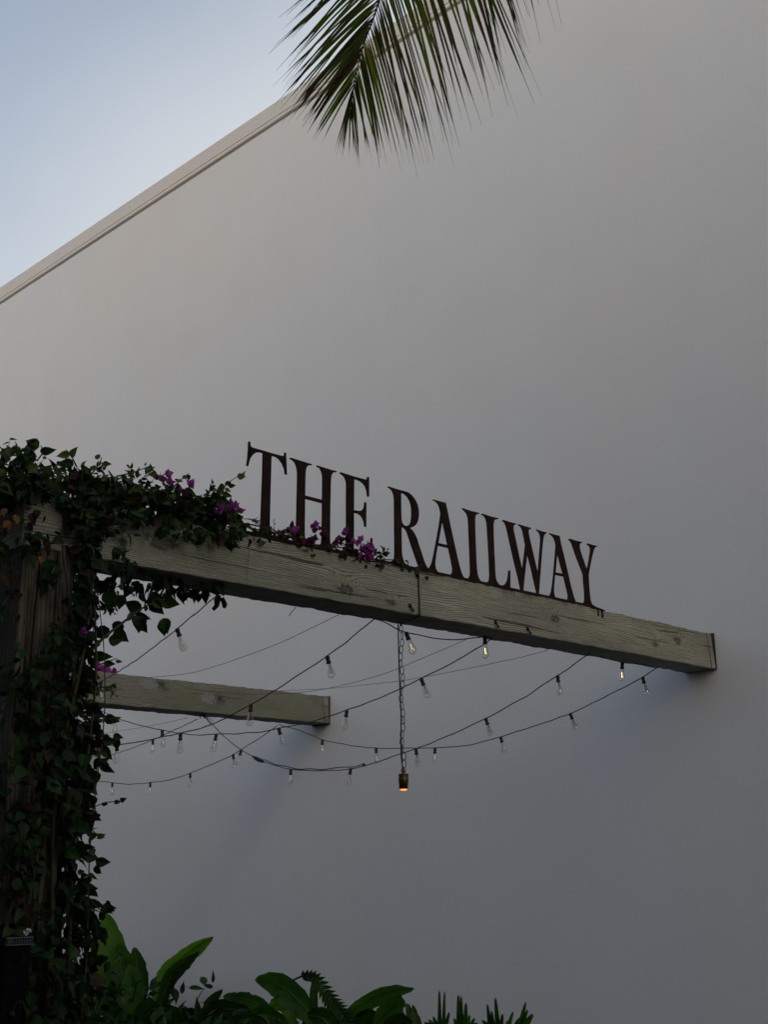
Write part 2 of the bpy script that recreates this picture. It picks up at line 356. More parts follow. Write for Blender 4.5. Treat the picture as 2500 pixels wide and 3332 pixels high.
# ------------------------------------------------------------------ steel sign, letters cut from plate
GA, GB, GC = (780, 1400, 3.609), (1220, 1540, 4.611), (1560, 1620, 3.952)
XS = X1-0.010
LET = [('T', GA, [[(102,136),(122,136),(122,170),(128,190),(145,205),(270,240),(375,272),(500,305),(518,304),(525,290),(525,266),(542,266),(544,330),(552,520),(535,520),(525,460),(500,395),(470,350),(430,315),(400,305),(371,303),(362,600),(356,820),(350,1080),(352,1170),(370,1225),(410,1262),(410,1294),(170,1243),(172,1215),(215,1205),(236,1170),(243,1120),(247,1070),(255,820),(264,600),(273,270),(250,262),(215,258),(180,268),(150,290),(125,325),(110,365),(98,420),(80,418),(92,330),(100,230)]]),
('H', GA, [[(590,328),(600,325),(780,382),(845,400),(842,410),(810,408),(790,425),(777,455),(771,500),(767,640),(766,768),(970,820),(973,560),(968,510),(955,470),(935,440),(915,430),(903,424),(905,415),(1000,445),(1080,470),(1136,482),(1133,492),(1105,492),(1085,510),(1073,540),(1068,600),(1063,800),(1060,1000),(1058,1250),(1062,1340),(1080,1390),(1130,1420),(1130,1448),(900,1400),(905,1382),(940,1365),(960,1320),(966,1250),(970,858),(765,803),(763,1000),(760,1200),(765,1280),(785,1325),(830,1350),(830,1384),(590,1333),(600,1315),(640,1300),(660,1240),(664,1140),(670,900),(676,640),(677,500),(670,440),(655,395),(635,365),(610,345),(590,338)]]),
('E', GA, [[(1178,500),(1185,495),(1340,545),(1440,572),(1480,583),(1497,578),(1500,552),(1516,550),(1517,660),(1517,778),(1501,778),(1492,710),(1475,660),(1450,625),(1415,598),(1380,582),(1342,574),(1340,760),(1339,940),(1370,945),(1410,950),(1440,940),(1458,915),(1466,870),(1467,848),(1485,850),(1484,1000),(1483,1133),(1466,1131),(1460,1080),(1445,1035),(1420,1000),(1385,978),(1339,968),(1338,1200),(1338,1400),(1345,1440),(1380,1465),(1430,1475),(1490,1450),(1520,1400),(1535,1330),(1540,1268),(1558,1268),(1556,1360),(1553,1538),(1180,1460),(1185,1440),(1225,1420),(1245,1380),(1250,1320),(1252,1150),(1252,900),(1253,640),(1247,590),(1230,550),(1205,525),(1180,508)]]),
('R', GB, [[(196,203),(205,200),(300,233),(420,265),(490,285),(545,325),(595,385),(632,455),(652,530),(658,610),(650,690),(632,745),(600,785),(560,808),(522,822),(555,850),(590,900),(625,970),(660,1080),(700,1200),(735,1310),(765,1380),(797,1430),(797,1490),(690,1470),(665,1425),(630,1320),(590,1210),(550,1090),(510,970),(485,890),(460,845),(430,815),(397,803),(398,1000),(400,1150),(405,1220),(420,1290),(440,1340),(470,1370),(505,1385),(508,1420),(200,1355),(200,1323),(250,1322),(275,1310),(290,1280),(297,1220),(297,1000),(293,700),(290,400),(284,330),(268,280),(245,245),(215,220),(196,212)],
 [(390,290),(440,310),(485,350),(520,410),(543,480),(552,560),(550,650),(542,720),(525,765),(500,785),(470,793),(435,782),(410,750),(397,700),(393,600),(391,450)]]),
('A', GB, [[(870,398),(880,395),(960,420),(1060,445),(1090,580),(1130,780),(1180,1010),(1230,1230),(1265,1380),(1290,1470),(1320,1545),(1350,1583),(1350,1615),(1095,1558),(1100,1528),(1140,1520),(1162,1490),(1168,1440),(1160,1390),(1130,1240),(1105,1122),(940,1082),(920,1200),(905,1310),(903,1380),(912,1430),(940,1475),(980,1500),(985,1535),(801,1492),(801,1437),(835,1395),(860,1330),(880,1240),(905,1110),(935,950),(965,780),(990,600),(975,530),(955,475),(925,435),(895,412),(870,406)],
 [(1012,705),(1050,880),(1092,1080),(950,1048),(980,880)]]),
('I', GB, [[(1308,530),(1318,525),(1440,568),(1565,598),(1562,607),(1530,610),(1512,630),(1500,680),(1503,850),(1510,1050),(1518,1250),(1528,1440),(1540,1520),(1560,1580),(1590,1620),(1635,1645),(1640,1672),(1354,1612),(1355,1585),(1390,1583),(1415,1565),(1430,1520),(1432,1450),(1425,1250),(1415,1000),(1405,750),(1398,670),(1380,610),(1350,570),(1320,545)]]),
('L', GC, [[(30,208),(40,205),(140,240),(240,262),(238,273),(205,276),(188,298),(180,350),(183,500),(190,700),(200,900),(207,1020),(225,1080),(255,1118),(295,1128),(335,1110),(362,1060),(372,990),(378,935),(396,937),(396,1050),(395,1187),(60,1118),(65,1097),(100,1090),(125,1065),(132,1000),(125,800),(115,600),(102,400),(95,310),(80,260),(55,228),(30,216)]]),
('W', GC, [[(298,290),(308,285),(390,312),(472,333),(470,343),(445,347),(435,370),(438,420),(470,560),(505,730),(553,935),(570,800),(592,605),(580,540),(560,440),(545,390),(520,360),(500,352),(500,343),(510,342),(590,368),(665,388),(663,398),(638,403),(630,430),(640,500),(680,670),(720,840),(755,985),(768,800),(780,650),(788,540),(785,490),(770,450),(750,425),(732,415),(735,407),(800,430),(866,445),(862,455),(838,470),(825,500),(815,570),(800,740),(785,950),(770,1150),(762,1268),(747,1265),(700,1060),(660,880),(614,710),(600,850),(580,1010),(560,1222),(540,1218),(500,1030),(450,830),(400,610),(365,450),(350,380),(330,325),(310,303),(298,299)]]),
('A', GC, [[(897,460),(905,455),(970,475),(1030,490),(1050,600),(1090,760),(1130,930),(1170,1110),(1210,1260),(1235,1330),(1280,1375),(1290,1395),(1090,1350),(1095,1328),(1125,1318),(1142,1290),(1140,1240),(1110,1120),(1085,1010),(972,990),(962,1100),(957,1200),(965,1260),(985,1295),(1015,1305),(1020,1330),(870,1295),(875,1275),(905,1255),(925,1210),(940,1120),(955,980),(970,800),(985,610),(975,560),(955,510),(930,480),(900,468)],
 [(1004,700),(1040,850),(1078,978),(978,960),(990,830)]]),
('Y', GC, [[(1152,530),(1160,526),(1240,552),(1322,570),(1318,578),(1295,585),(1287,610),(1290,650),(1320,750),(1383,930),(1405,830),(1428,680),(1425,640),(1410,615),(1388,600),(1385,590),(1395,587),(1450,605),(1512,620),(1508,628),(1485,640),(1470,670),(1450,750),(1425,870),(1403,990),(1408,1100),(1418,1220),(1430,1320),(1450,1370),(1495,1402),(1498,1432),(1300,1390),(1305,1366),(1335,1362),(1352,1330),(1355,1280),(1350,1180),(1340,1080),(1335,985),(1290,870),(1240,740),(1200,620),(1185,580),(1165,550),(1152,540)]])]
sign = thing('steel_sign', (X1, 4.8, ZT), 'rusty cut steel lettering THE RAILWAY standing along the top of the front beam', 'sign')
def plate(name, loops, depth):
    cu = bpy.data.curves.new(name, 'CURVE'); cu.dimensions = '2D'; cu.fill_mode = 'BOTH'; cu.extrude = depth/2; cu.bevel_depth = 0.0007
    for lp in loops:
        sp = cu.splines.new('POLY'); sp.points.add(len(lp)-1); sp.use_cyclic_u = True
        for q, (a, b) in zip(sp.points, lp): q.co = (a, b, 0, 1)
    o = bpy.data.objects.new(name, cu); COL.objects.link(o); dg = bpy.context.evaluated_depsgraph_get()
    me = bpy.data.meshes.new_from_object(o.evaluated_get(dg)); COL.objects.unlink(o); bpy.data.objects.remove(o)
    # curve plane (u, v) -> world (XS, y, z): +Z normal of the curve becomes +X
    me.transform(Matrix(((0, 0, 1, XS), (1, 0, 0, 0), (0, 1, 0, 0), (0, 0, 0, 1)))); me.transform(Matrix.Translation(-sign.location))
    me.materials.clear(); me.materials.append(M['rust'])
    q = bpy.data.objects.new(name, me); COL.objects.link(q); q.parent = sign; return q
for ch, (gx, gy, gs), loops in LET:
    lp = []
    for l in loops:
        a = []
        for (x, y) in l:
            p = on(0, XS, gx + x/gs, gy + y/gs); a.append((p.y, max(p.z, ZT+0.002)))
        lp.append(a)
    plate('letter', lp, 0.006)['label'] = 'cut steel letter ' + ch
ya, yb = on(0, XS, 800, 1740).y, on(0, XS, 1968, 1985).y
plate('base_rail', [[(ya, ZT-0.001), (yb, ZT-0.001), (yb, ZT+0.004), (yb-0.13, ZT+0.019), (ya, ZT+0.019)]], 0.0075)
for px, py in ((1947, 1990), (1961, 1995)):
    p = on(0, X1, px, py); k = MB(); k.box((X1-0.004, p.y-0.008, p.z-0.028), (X1+0.004, p.y+0.004, ZT+0.006)); build('fixing_tab', k, M['rust'], sign)

# ------------------------------------------------------------------ festoon lights
sock = MB(); sock.lathe([(0.002,0.010),(0.009,0.009),(0.012,0.002),(0.012,-0.012),(0.0105,-0.016),(0.0105,-0.022),(0.0135,-0.026),(0.0135,-0.036),(0.008,-0.037),(0.0,-0.037)], 14)
gl = MB(); gl.lathe([(0.0098,-0.034),(0.011,-0.044),(0.0145,-0.062),(0.0190,-0.083),(0.0215,-0.098),(0.0212,-0.106),(0.0175,-0.113),(0.010,-0.1175),(0.003,-0.119),(0.0028,-0.122),(0.0,-0.1235)], 20)
fi = MB(); fi.tube([(0.0012,0,-0.036),(0.0012,0,-0.058)],0.0022,6); fi.tube([(0.004,0,-0.055),(0.005,0,-0.094)],0.0009,5); fi.tube([(-0.004,0,-0.055),(-0.005,0,-0.094)],0.0009,5)
def mesh_of(mb, name, mats):
    o = build(name, mb, mats, smooth=True); me = o.data; bpy.data.objects.remove(o); return me
ME_S = mesh_of(sock, 'socket', M['rubber']); ME_G = mesh_of(gl, 'glass_bulb', M['glass'])
ME_F = mesh_of(fi, 'filament', M['filament'])
f2 = MB(); f2.tube([(0.001,0,-0.058),(-0.001,0,-0.092)], 0.0014, 6)
ME_L = mesh_of(f2, 'filament_lit', M['lit']); ME_D = mesh_of(f2, 'filament_dim', M['lit_dim'])
def bulb(root, P, tilt, lit=0, toward=0.0, sc=1.0):
    d = Vector((0, 0, -1))*math.cos(R(tilt)) + Vector((RT.x, RT.y, 0)).normalized()*math.sin(R(tilt)) + Vector((FW.x, FW.y, 0))*toward
    q = (-d).to_track_quat('Z', 'X')
    s = bpy.data.objects.new('socket', ME_S); COL.objects.link(s); s.parent = root; s.rotation_mode = 'QUATERNION'
    s.rotation_quaternion = q; s.location = P - Vector(root.location) + d*0.006; s.scale = (sc,)*3
    gb = bpy.data.objects.new('glass_bulb', ME_G); COL.objects.link(gb); gb.parent = s
    fl = bpy.data.objects.new('filament', {0: ME_F, 1: ME_D, 2: ME_L}[lit]); COL.objects.link(fl); fl.parent = s
    if lit: gb['label'] = 'lit clear glass bulb'
def smooth_path(pts, k=6, jig=0.0, seed=0):
    out = []; n = len(pts)
    for i in range(n-1):
        p0, p1, p2, p3 = pts[max(i-1,0)], pts[i], pts[i+1], pts[min(i+2,n-1)]
        for j in range(k):
            t = j/k
            q = 0.5*((2*p1) + (p2-p0)*t + (2*p0-5*p1+4*p2-p3)*t*t + (3*p1-p0-3*p2+p3)*t*t*t)
            if jig: q = q + Vector((0, 0, jig*noise.noise(q*9+Vector((seed, 0, 0)))))
            out.append(q)
    out.append(pts[-1]); return out
HX1 = X1-0.20; HX2 = X2-0.12; HX3 = X3-0.12
def string(label, A, B, mids, bulbs, r=0.0034, extra=None, flat=None, A3=None, B3=None, name='string_light', cat='string light', group='festoon strings between the beams', mat='rubber', jig=0.006):
    """A, B: end pixels with the plane (axis, value) they hang on; mids and bulbs: pixels along the string"""
    PA = A3 or on(*A[1], *A[0]); PB = B3 or on(*B[1], *B[0])
    f = (lambda x, y: on(0, flat, x, y)) if flat is not None else (lambda x, y: vplane(PA, PB, x, y))
    t = thing(name, (PA+PB)/2, label, cat, group)
    allp = [(x, y) for x, y in mids] + [(b[0], b[1]) for b in bulbs]
    ax_ = sorted(allp, key=lambda q: -q[0])
    pts = [PA] + [f(x, y) for x, y in ax_] + [PB]
    mb = MB(); path = smooth_path(pts, 7, jig, len(label)); mb.tube(path, r, 6)
    for i in range(9, len(path)-4, 23):                                # cable ties and moulding nubs
        if r > 0.003: mb.tube([path[i]-(path[i+1]-path[i])*.12, path[i], path[i]+(path[i+1]-path[i])*.12], [r, r*1.5, r], 6)
    build('cable', mb, M[mat], t, smooth=True)
    for b in bulbs:
        P = f(b[0], b[1]); bulb(t, P, b[2], b[3] if len(b) > 3 else 0, b[4] if len(b) > 4 else 0.0)
    return t, f
zb = (2, ZB)
t1, f1 = string('leftmost festoon string running from the front beam down into the vine', ((716, 1930), zb), ((170, 2272), (0, HX2)), [(650, 1985), (458, 2137), (400, 2175), (250, 2252)], [(576, 2046, 20, 0, .05), (328, 2217, 3)])
pl = MB(); P = f1(712, 1936)
pl.tube([P, P+Vector((-.01, 0, -.02)), P+Vector((-.015, .0, -.05)), P+Vector((-.03, -.01, -.068))], [.012, .017, .012, .009], 8); pl.tube([P+Vector((.0, .02, -.012)), P+Vector((.01, .03, -.045)), P+Vector((.005, .03, -.06))], [.010, .013, .008], 8); build('plug', pl, M['rubber'], t1)
string('festoon string crossing in front of the second beam with four clear bulbs', ((1218, 2012), zb), ((60, 2380), (0, HX2)), [(1150, 2070), (960, 2205), (700, 2352), (300, 2420), (180, 2415)], [(1065, 2135, 13), (817, 2292, -3), (588, 2385, -2), (382, 2422, -3)])
string('longest sagging festoon string from the front beam back to the second beam', ((1603, 2074), zb), ((331, 2312), (0, HX2)), [(1568, 2100), (1480, 2152), (1250, 2265), (1000, 2352), (820, 2383), (620, 2389), (450, 2357)], [(1371, 2208, 20), (1129, 2311, -8), (907, 2369, 16), (704, 2389, -9), (528, 2375, 4), (374, 2334, 2)])
t4, f4 = string('festoon string with a thick black plug joint in its lowest bend', ((1923, 2123), zb), ((652, 2338), (0, HX2)), [(1700, 2272), (1450, 2397), (1260, 2467), (1187, 2490), (1060, 2506), (1003, 2507), (894, 2489), (855, 2476), (826, 2462), (730, 2396)], [(1815, 2198, 4), (1581, 2337, 16), (1354, 2435, 4), (1142, 2500, -10), (947, 2502, -4), (786, 2440, -18), (656, 2322, 50)])
pl = MB(); pl.tube(smooth_path([f4(820, 2459), f4(830, 2465), f4(842, 2471), f4(853, 2476), f4(860, 2479)], 3), [.005,.007,.010,.013,.015,.016,.016,.015,.016,.013,.009,.006,.005], 9); build('plug', pl, M['rubber'], t4, smooth=True)
pl = MB(); pl.tube([p+Vector((0,0,.006+.004*math.sin(i*.9))) for i, p in enumerate(smooth_path([f4(855, 2474), f4(894, 2487), f4(947, 2500), f4(1003, 2505), f4(1060, 2504), f4(1142, 2497), f4(1187, 2488)], 5))], .0036, 6)
pl.tube([f4(1180, 2491), f4(1184, 2490), f4(1190, 2489)], [.005, .009, .005], 8); build('doubled_cable', pl, M['rubber'], t4, smooth=True)
string('rightmost festoon string, hung nearest the wall end of the front beam', ((2147, 2167), zb), ((909, 2357), (0, HX2)), [(1980, 2262), (1750, 2358), (1520, 2424), (1308, 2434), (1140, 2424), (985, 2380)], [(2092, 2203, 10), (1856, 2321, 18), (1630, 2397, 12), (1416, 2433, -3), (1224, 2433, 3), (1050, 2406, -4)])
string('far festoon string between the second beam and the third beam', ((643, 2340), (0, HX2)), ((283, 2452), (0, HX3)), [(563, 2377), (534, 2391), (445, 2428), (391, 2447), (328, 2463)], [(498, 2407, 0), (360, 2456, -28)], r=.0036)
string('lowest faint festoon string sagging in front of the white wall', ((902, 2360), (0, HX2)), ((80, 2470), (0, HX3)), [(850, 2397), (700, 2482), (550, 2538), (430, 2551), (290, 2537), (190, 2515)], [(759, 2454, 4), (619, 2515, 2), (489, 2545, 1), (366, 2546, 0)], r=.0036)
# slack runs hooked along the underside of the front beam
string('slack festoon run with two lit bulbs just under the middle of the front beam', ((1601, 2076), (0, HX1)), ((1218, 2012), (0, HX1)), [(1500, 2080), (1440, 2079), (1380, 2069), (1290, 2046), (1254, 2025)], [(1322, 2058, 19, 1), (1578, 2072, 0, 2)], flat=HX1, jig=.003)
string('slack festoon run with one lit bulb near the wall end of the front beam', ((2147, 2164), (0, HX1)), ((1923, 2123), (0, HX1)), [(2100, 2163), (2060, 2158), (1965, 2140)], [(2026, 2155, -6, 2)], flat=HX1, jig=.002)
G = 'thin bare wires between the beams'
def wire(label, A, B, mids, r=.0017): string(label, A, B, mids, [], r=r, name='thin_wire', cat='wire', group=G, mat='wire', jig=.002)
wire('upper thin wire sweeping down across the left end of the second beam', ((1102, 2000), zb), ((240, 2192), (0, X2+0.02)), [(900, 2096), (700, 2168), (600, 2192), (479, 2204), (363, 2205), (310, 2201)])
wire('thin wire from the middle of the front beam to the second beam top', ((1531, 2075), zb), ((600, 2238), (0, X2+0.01)), [(1380, 2139), (1240, 2195), (1064, 2240), (931, 2256), (750, 2256)])
wire('thin straight wire that reaches farthest right along the front beam', ((1782, 2116), zb), ((860, 2250), (0, X2-.1)), [(1640, 2151), (1350, 2208), (1240, 2222), (1064, 2240)])
wire('faint thin wire behind the left end of the second beam', ((608, 2335), (0, HX2)), ((300, 2392), (0, HX3)), [(550, 2349), (450, 2368), (346, 2384)])
wire('short thin wire between the vine and the left end of the front beam', ((396, 1903), zb), ((230, 1965), (0, X1-.9)), [(318, 1935)], .0025)
wire('short black cable stub dropping behind the leafy branch', ((541, 1899), zb), ((515, 1950), (0, X1-.35)), [(528, 1925)], .005)
wire('tiny wire stub under the front beam below the letter H', ((963, 1976), zb), ((941, 2004), (0, X1-.35)), [(950, 1990)], .0022)

# small rusty hooks on the beam face, cable ring and thread
hg = 'rusty hooks on the face of the front beam'
for px, py, lab in ((1334, 1978, 'rusty bent hook just left of the vertical black cable'), (1612, 2031, 'rusty bent hook below the letter L'), (1717, 2053, 'rusty bent hook farthest toward the wall')):
    p = on(0, X1, px, py); h = MB(); q = p+Vector((.004, 0, 0))
    h.tube([q+Vector((-.01,-.008,.020)), q+Vector((.004,-.004,.018)), q+Vector((.008,0,0)), q+Vector((.010,.006,-.012)), q+Vector((.006,.018,-.016)), q+Vector((.004,.018,-.006))], .0045, 6)
    h.tube([q+Vector((-.012,-.004,.006)), q+Vector((.010,-.002,.006))], .006, 6)
    tag(build('rusty_hook', h, M['rust'], base=p), lab, 'hook', hg)
p0, p1_ = on(0, X1, 814, 1745), on(0, X1, 802, 1897); h = MB()
h.tube([Vector((X1+.004, p0.y+(p1_.y-p0.y)*i/10+.002*math.sin(i*2.1), p0.z+(p1_.z-p0.z)*i/10)) for i in range(11)], .0013, 5)
tag(build('thread', h, M['pale_thread'], base=p0), 'pale green thread hanging down the face of the front beam', 'thread')

# ------------------------------------------------------------------ pendant lamp on a chain
PT = on(0, HX1+.0, 1305, 2020); lamp = thing('pendant_lamp', Vector((PT.x, PT.y, 1.9)), 'brass lamp socket glowing orange, hanging on a black chain from the front beam', 'pendant lamp')
top = Vector((PT.x, PT.y, ZB)); bot = on(0, PT.x, 1318.6, 2517.7); bot = Vector((PT.x, PT.y, bot.z))
pf = on(0, X1, 1359, 1862); pg_ = on(0, X1, 1361, 2001)
c = MB(); zt_ = ZT+.002
c.tube([(X1-BW-.006, pf.y, ZB+.02), (X1-BW-.006, pf.y, zt_+.006), (X1-.1, pf.y, zt_+.006), (X1+.004, pf.y, zt_+.004), (X1+.007, pf.y, ZT-.02), (X1+.006, pf.y+.004, ZB+.06), (X1+.006, pf.y+.004, ZB+.004), (X1-.005, pf.y, ZB-.007), (X1-.09, (pf.y+PT.y)/2, ZB-.008), (PT.x, PT.y, ZB-.007)], .0042, 6)
c.tube([(PT.x-.012, PT.y-.01, ZB-.004), (PT.x-.010, PT.y-.009, 2.6), (PT.x-.004, PT.y-.006, 2.4), (PT.x-.008, PT.y-.006, 2.15), (PT.x+.004, PT.y+.004, 2.02), bot+Vector((0,0,.012))], .0036, 6)
build('cable', c, M['rubber'], lamp, smooth=True)
c = MB(); z = ZB-.012; i = 0; pitch = .0375; u1 = Vector((RT.x, RT.y, 0)).normalized(); u2 = Vector((FW.x, FW.y, 0)).normalized()
while z-.045 > bot.z:
    a = R((35, 118, 60, 150)[i % 4] + random.uniform(-14, 14)); u = u1*math.cos(a) + u2*math.sin(a)
    if i % 2 == 0: u = u1*math.cos(R(random.uniform(-35, 35))) + u2*math.sin(R(random.uniform(-35, 35)))
    cz = z-.0225; cxx = Vector((PT.x+.004*math.sin(i*1.1), PT.y+.004*math.sin(i*1.1), 0))
    c.tube([cxx + Vector((0, 0, cz)) + u*(.0105*math.cos(R(k*30))) + Vector((0, 0, .0215*math.sin(R(k*30)))) for k in range(13)], .0021, 6, cap=False)
    z -= pitch; i += 1
c.tube([(PT.x, PT.y, ZB), (PT.x, PT.y, ZB-.02)], .006, 6)
build('chain', c, M['chain'], lamp, smooth=True)
c = MB(); bz = bot.z
c.lathe([(.004,.020),(.006,.012),(.006,.002),(.024,.001),(.0265,-.003),(.0265,-.009),(.0245,-.010),(.0265,-.012),(.0265,-.017),(.0245,-.018),(.0262,-.021),(.0262,-.040),(.0250,-.042),(.0262,-.046),(.0235,-.050),(.0235,-.078),(.0220,-.078),(.0215,-.050),(.0,-.050)], 28, 0, (PT.x, PT.y, bz))
c.tube([Vector((PT.x, PT.y, bz+.016)) + u1*(.009*math.cos(R(k*30))) + Vector((0, 0, .014*math.sin(R(k*30)))) for k in range(13)], .003, 6, cap=False)
so = build('socket', c, M['brass'], lamp, smooth=True)
c = MB(); c.lathe([(.0205,-.062),(.0208,-.076),(.017,-.0815),(.008,-.084),(.0,-.0845)], 20, 0, (PT.x, PT.y, bz)); build('bulb', c, M['lamp_lit'], so, smooth=True)

# ------------------------------------------------------------------ bougainvillea
def leaf(mb, P, d, nrm, L, W, mi, curl=0.25, tipx=1.0):
    """pointed heart-shaped leaf: P petiole end, d towards the tip, folded along the midrib and drooping"""
    if X1+.005 < P.x < X1+.25 and 2.39 < P.y < 2.55 and 2.88 < P.z < 3.07 and random.random() < .8: return
    d = d.normalized(); s = d.cross(nrm)
    if s.length < 1e-4: s = d.orthogonal()
    s.normalize(); n = s.cross(d)
    prof = ((0.0, 0.05), (0.10, 0.36), (0.30, 0.50), (0.52, 0.42), (0.74, 0.22), (0.90, 0.07), (1.0, 0.0))
    k = len(mb.v); fold = random.uniform(.1, .45)
    for t, w in prof:
        c_ = P + d*(L*t) - n*(curl*L*t*t)
        mb.v.append(c_)
        if t < 1: mb.v.append(c_ + s*(W*w) + n*(W*w*fold)); mb.v.append(c_ - s*(W*w) + n*(W*w*fold*random.uniform(.6, 1.3)))
    m = len(prof)
    for i in range(m-2):
        a = k+3*i; b = k+3*(i+1)
        mb.f += [(a, a+1, b+1, b), (a, b, b+2, a+2)]; mb.m += [mi, mi]
    a = k+3*(m-2); tip = k+3*(m-1); mb.f += [(a, a+1, tip), (a, tip, a+2)]; mb.m += [mi, mi]
def rv(): 
    return Vector((random.gauss(0, 1), random.gauss(0, 1), random.gauss(0, 1))).normalized()
def rleaf(mb, P, L=None, out=None, mis=(0, 0, 0, 1, 1, 3)):
    L = L or random.triangular(.024, .080, .045); d = rv() + Vector((0, 0, -.75))
    if out: d = d + out*.8
    leaf(mb, P, d, rv()+Vector((0, 0, .8))+(out or Vector((0, 0, 0))), L, L*random.uniform(.62, .85), random.choice(mis), random.uniform(-.15, .85))
LM = [M['leaf1'], M['leaf2'], M['leaf3'], M['leaf4']]
vine = thing('bougainvillea', (X1+.1, 2.5, 0), 'bougainvillea vine with magenta flowers smothering the post and the left half of the front beam', 'climbing plant')
fol = MB(); st = MB()
# stems up the post
for k in range(15):
    face = random.random(); ph = random.uniform(0, 6); pts = []; base_y = random.uniform(2.40, 2.72); bx = X1+random.uniform(.015, .07)
    if face > .6: bx = X1-random.uniform(0, .22); base_y = random.uniform(2.64, 2.74)
    zz = 0
    while zz < random.uniform(2.75, 3.1):
        pts.append(Vector((bx+.02*math.sin(zz*2.3+ph)+.008*random.random(), base_y+.045*math.sin(zz*1.7+ph*2)+.02*math.sin(zz*5+ph), zz))); zz += .09
    r0 = random.choice((.004, .006, .009, .012)); st.tube(pts, [r0*(1-.5*i/len(pts)) for i in range(len(pts))], 6)
def px_stem(pl, X=None, r=(.006, .003), ax=0, n=5):
    pts = [on(ax, X, *q[:2]) + (Vector((q[2], 0, 0)) if len(q) > 2 else Vector((0,0,0))) for q in pl]; path = smooth_path(pts, n)
    st.tube(path, [r[0]+(r[1]-r[0])*i/(len(path)-1) for i in range(len(path))], 6); return path
# leaves over the post: gaps leave timber showing on the front face
cnt = 0
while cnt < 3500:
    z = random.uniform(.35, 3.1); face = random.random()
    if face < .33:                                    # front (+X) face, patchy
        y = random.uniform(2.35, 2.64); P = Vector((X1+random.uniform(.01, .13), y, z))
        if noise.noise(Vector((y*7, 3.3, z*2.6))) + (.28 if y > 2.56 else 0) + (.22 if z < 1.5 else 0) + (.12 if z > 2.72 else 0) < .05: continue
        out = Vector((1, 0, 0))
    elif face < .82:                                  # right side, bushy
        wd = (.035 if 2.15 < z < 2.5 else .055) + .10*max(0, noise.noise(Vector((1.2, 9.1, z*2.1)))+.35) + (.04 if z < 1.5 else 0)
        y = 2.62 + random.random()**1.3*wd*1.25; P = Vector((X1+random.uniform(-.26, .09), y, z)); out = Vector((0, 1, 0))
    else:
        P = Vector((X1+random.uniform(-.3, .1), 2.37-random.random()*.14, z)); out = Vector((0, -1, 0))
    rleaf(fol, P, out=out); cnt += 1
# mound over the beam's left half
def mound(y):                                          # thickness of the growth above the beam top, along the beam
    pts_ = ((2.2, .14), (2.45, .12), (2.7, .14), (2.9, .16), (3.15, .16), (3.35, .145), (3.47, .10), (3.55, .055), (3.9, .05), (4.3, .06), (4.65, .05), (4.78, .0))
    for (a, b), (c_, d_) in zip(pts_, pts_[1:]):
        if a <= y <= c_: return b + (d_-b)*(y-a)/(c_-a)
    return 0
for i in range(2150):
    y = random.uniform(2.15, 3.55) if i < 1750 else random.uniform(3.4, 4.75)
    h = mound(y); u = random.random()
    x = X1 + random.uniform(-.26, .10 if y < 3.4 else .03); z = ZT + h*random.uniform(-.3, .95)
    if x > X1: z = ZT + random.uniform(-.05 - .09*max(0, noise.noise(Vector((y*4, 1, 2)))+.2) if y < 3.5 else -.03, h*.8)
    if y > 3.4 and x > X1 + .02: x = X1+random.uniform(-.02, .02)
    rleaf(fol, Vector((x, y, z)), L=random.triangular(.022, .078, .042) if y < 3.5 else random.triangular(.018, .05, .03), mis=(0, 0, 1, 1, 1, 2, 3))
for i in range(230):                                   # growth hanging down over the beam face near the post
    y = 2.36+abs(random.gauss(.18, .18)); 
    if y > 2.85 or 2.40 < y < 2.55 : continue
    P = Vector((X1+random.uniform(.01, .09), y, random.uniform(2.80, 3.14))); rleaf(fol, P, out=Vector((1, 0, 0)))
for i in range(120):                                    # a fringe under the beam
    y = random.uniform(2.65, 3.45); zf = (3.5-y)/.85
    rleaf(fol, Vector((X1-BW-.03+random.uniform(-.05, .25), y, ZB-.005-random.random()*.09*zf)), L=random.uniform(.04, .065))
for k in range(14):                                    # runners along the beam top
    ya_ = random.uniform(2.2, 2.6); pts = [Vector((X1-random.uniform(0, .15), ya_+j*.12, ZT+.02+mound(ya_+j*.12)*random.uniform(.2, .8))) for j in range(random.randint(8, 16))]
    st.tube(smooth_path(pts, 3), .0035, 5)
pts = [Vector((X1-.03+.02*math.sin(j*1.7), 3.3+j*.1, ZT+.025+.012*math.sin(j*2.3))) for j in range(15)]; st.tube(smooth_path(pts, 3), .003, 5)
def wisp(P, d, n, L, r=.0022):
    pts = [P]; d = d.normalized()
    for i in range(n):
        d = (d + rv()*.28 + Vector((0, 0, -.06))).normalized(); pts.append(pts[-1] + d*L/n)
    path = smooth_path(pts, 2); st.tube(path, [r*(1-.7*i/len(path)) for i in range(len(path))], 5)
    for i in range(1, len(path)):
        if random.random() < .75:
            l_ = random.uniform(.016, .040); leaf(fol, path[i], rv()*.8+d*.6+Vector((0, 0, -.2)), rv()-FW*.4, l_, l_*random.uniform(.5, .8), random.choice((0, 1, 2, 2, 3)), random.uniform(-.3, .8))
for i in range(46):
    y = random.uniform(2.2, 3.5); wisp(Vector((X1-random.uniform(-.05, .2), y, ZT+mound(y)*.85)), Vector((random.uniform(-.4, .5), random.uniform(-.5, .9), random.uniform(.1, .8))), random.randint(4, 7), random.uniform(.04, .11))
for i in range(34):
    z = random.uniform(.9, 2.85); wisp(Vector((X1-random.uniform(-.05, .2), 2.70, z)), Vector((random.uniform(-.3, .5), 1, random.uniform(-.8, .5))), random.randint(4, 7), random.uniform(.08, .2), .003)
for i in range(16):
    y = random.uniform(3.5, 4.6); wisp(Vector((X1-.01, y, ZT+.03)), Vector((.2, random.uniform(-.6, 1), random.uniform(.1, .8))), 4, random.uniform(.04, .10), .0018)
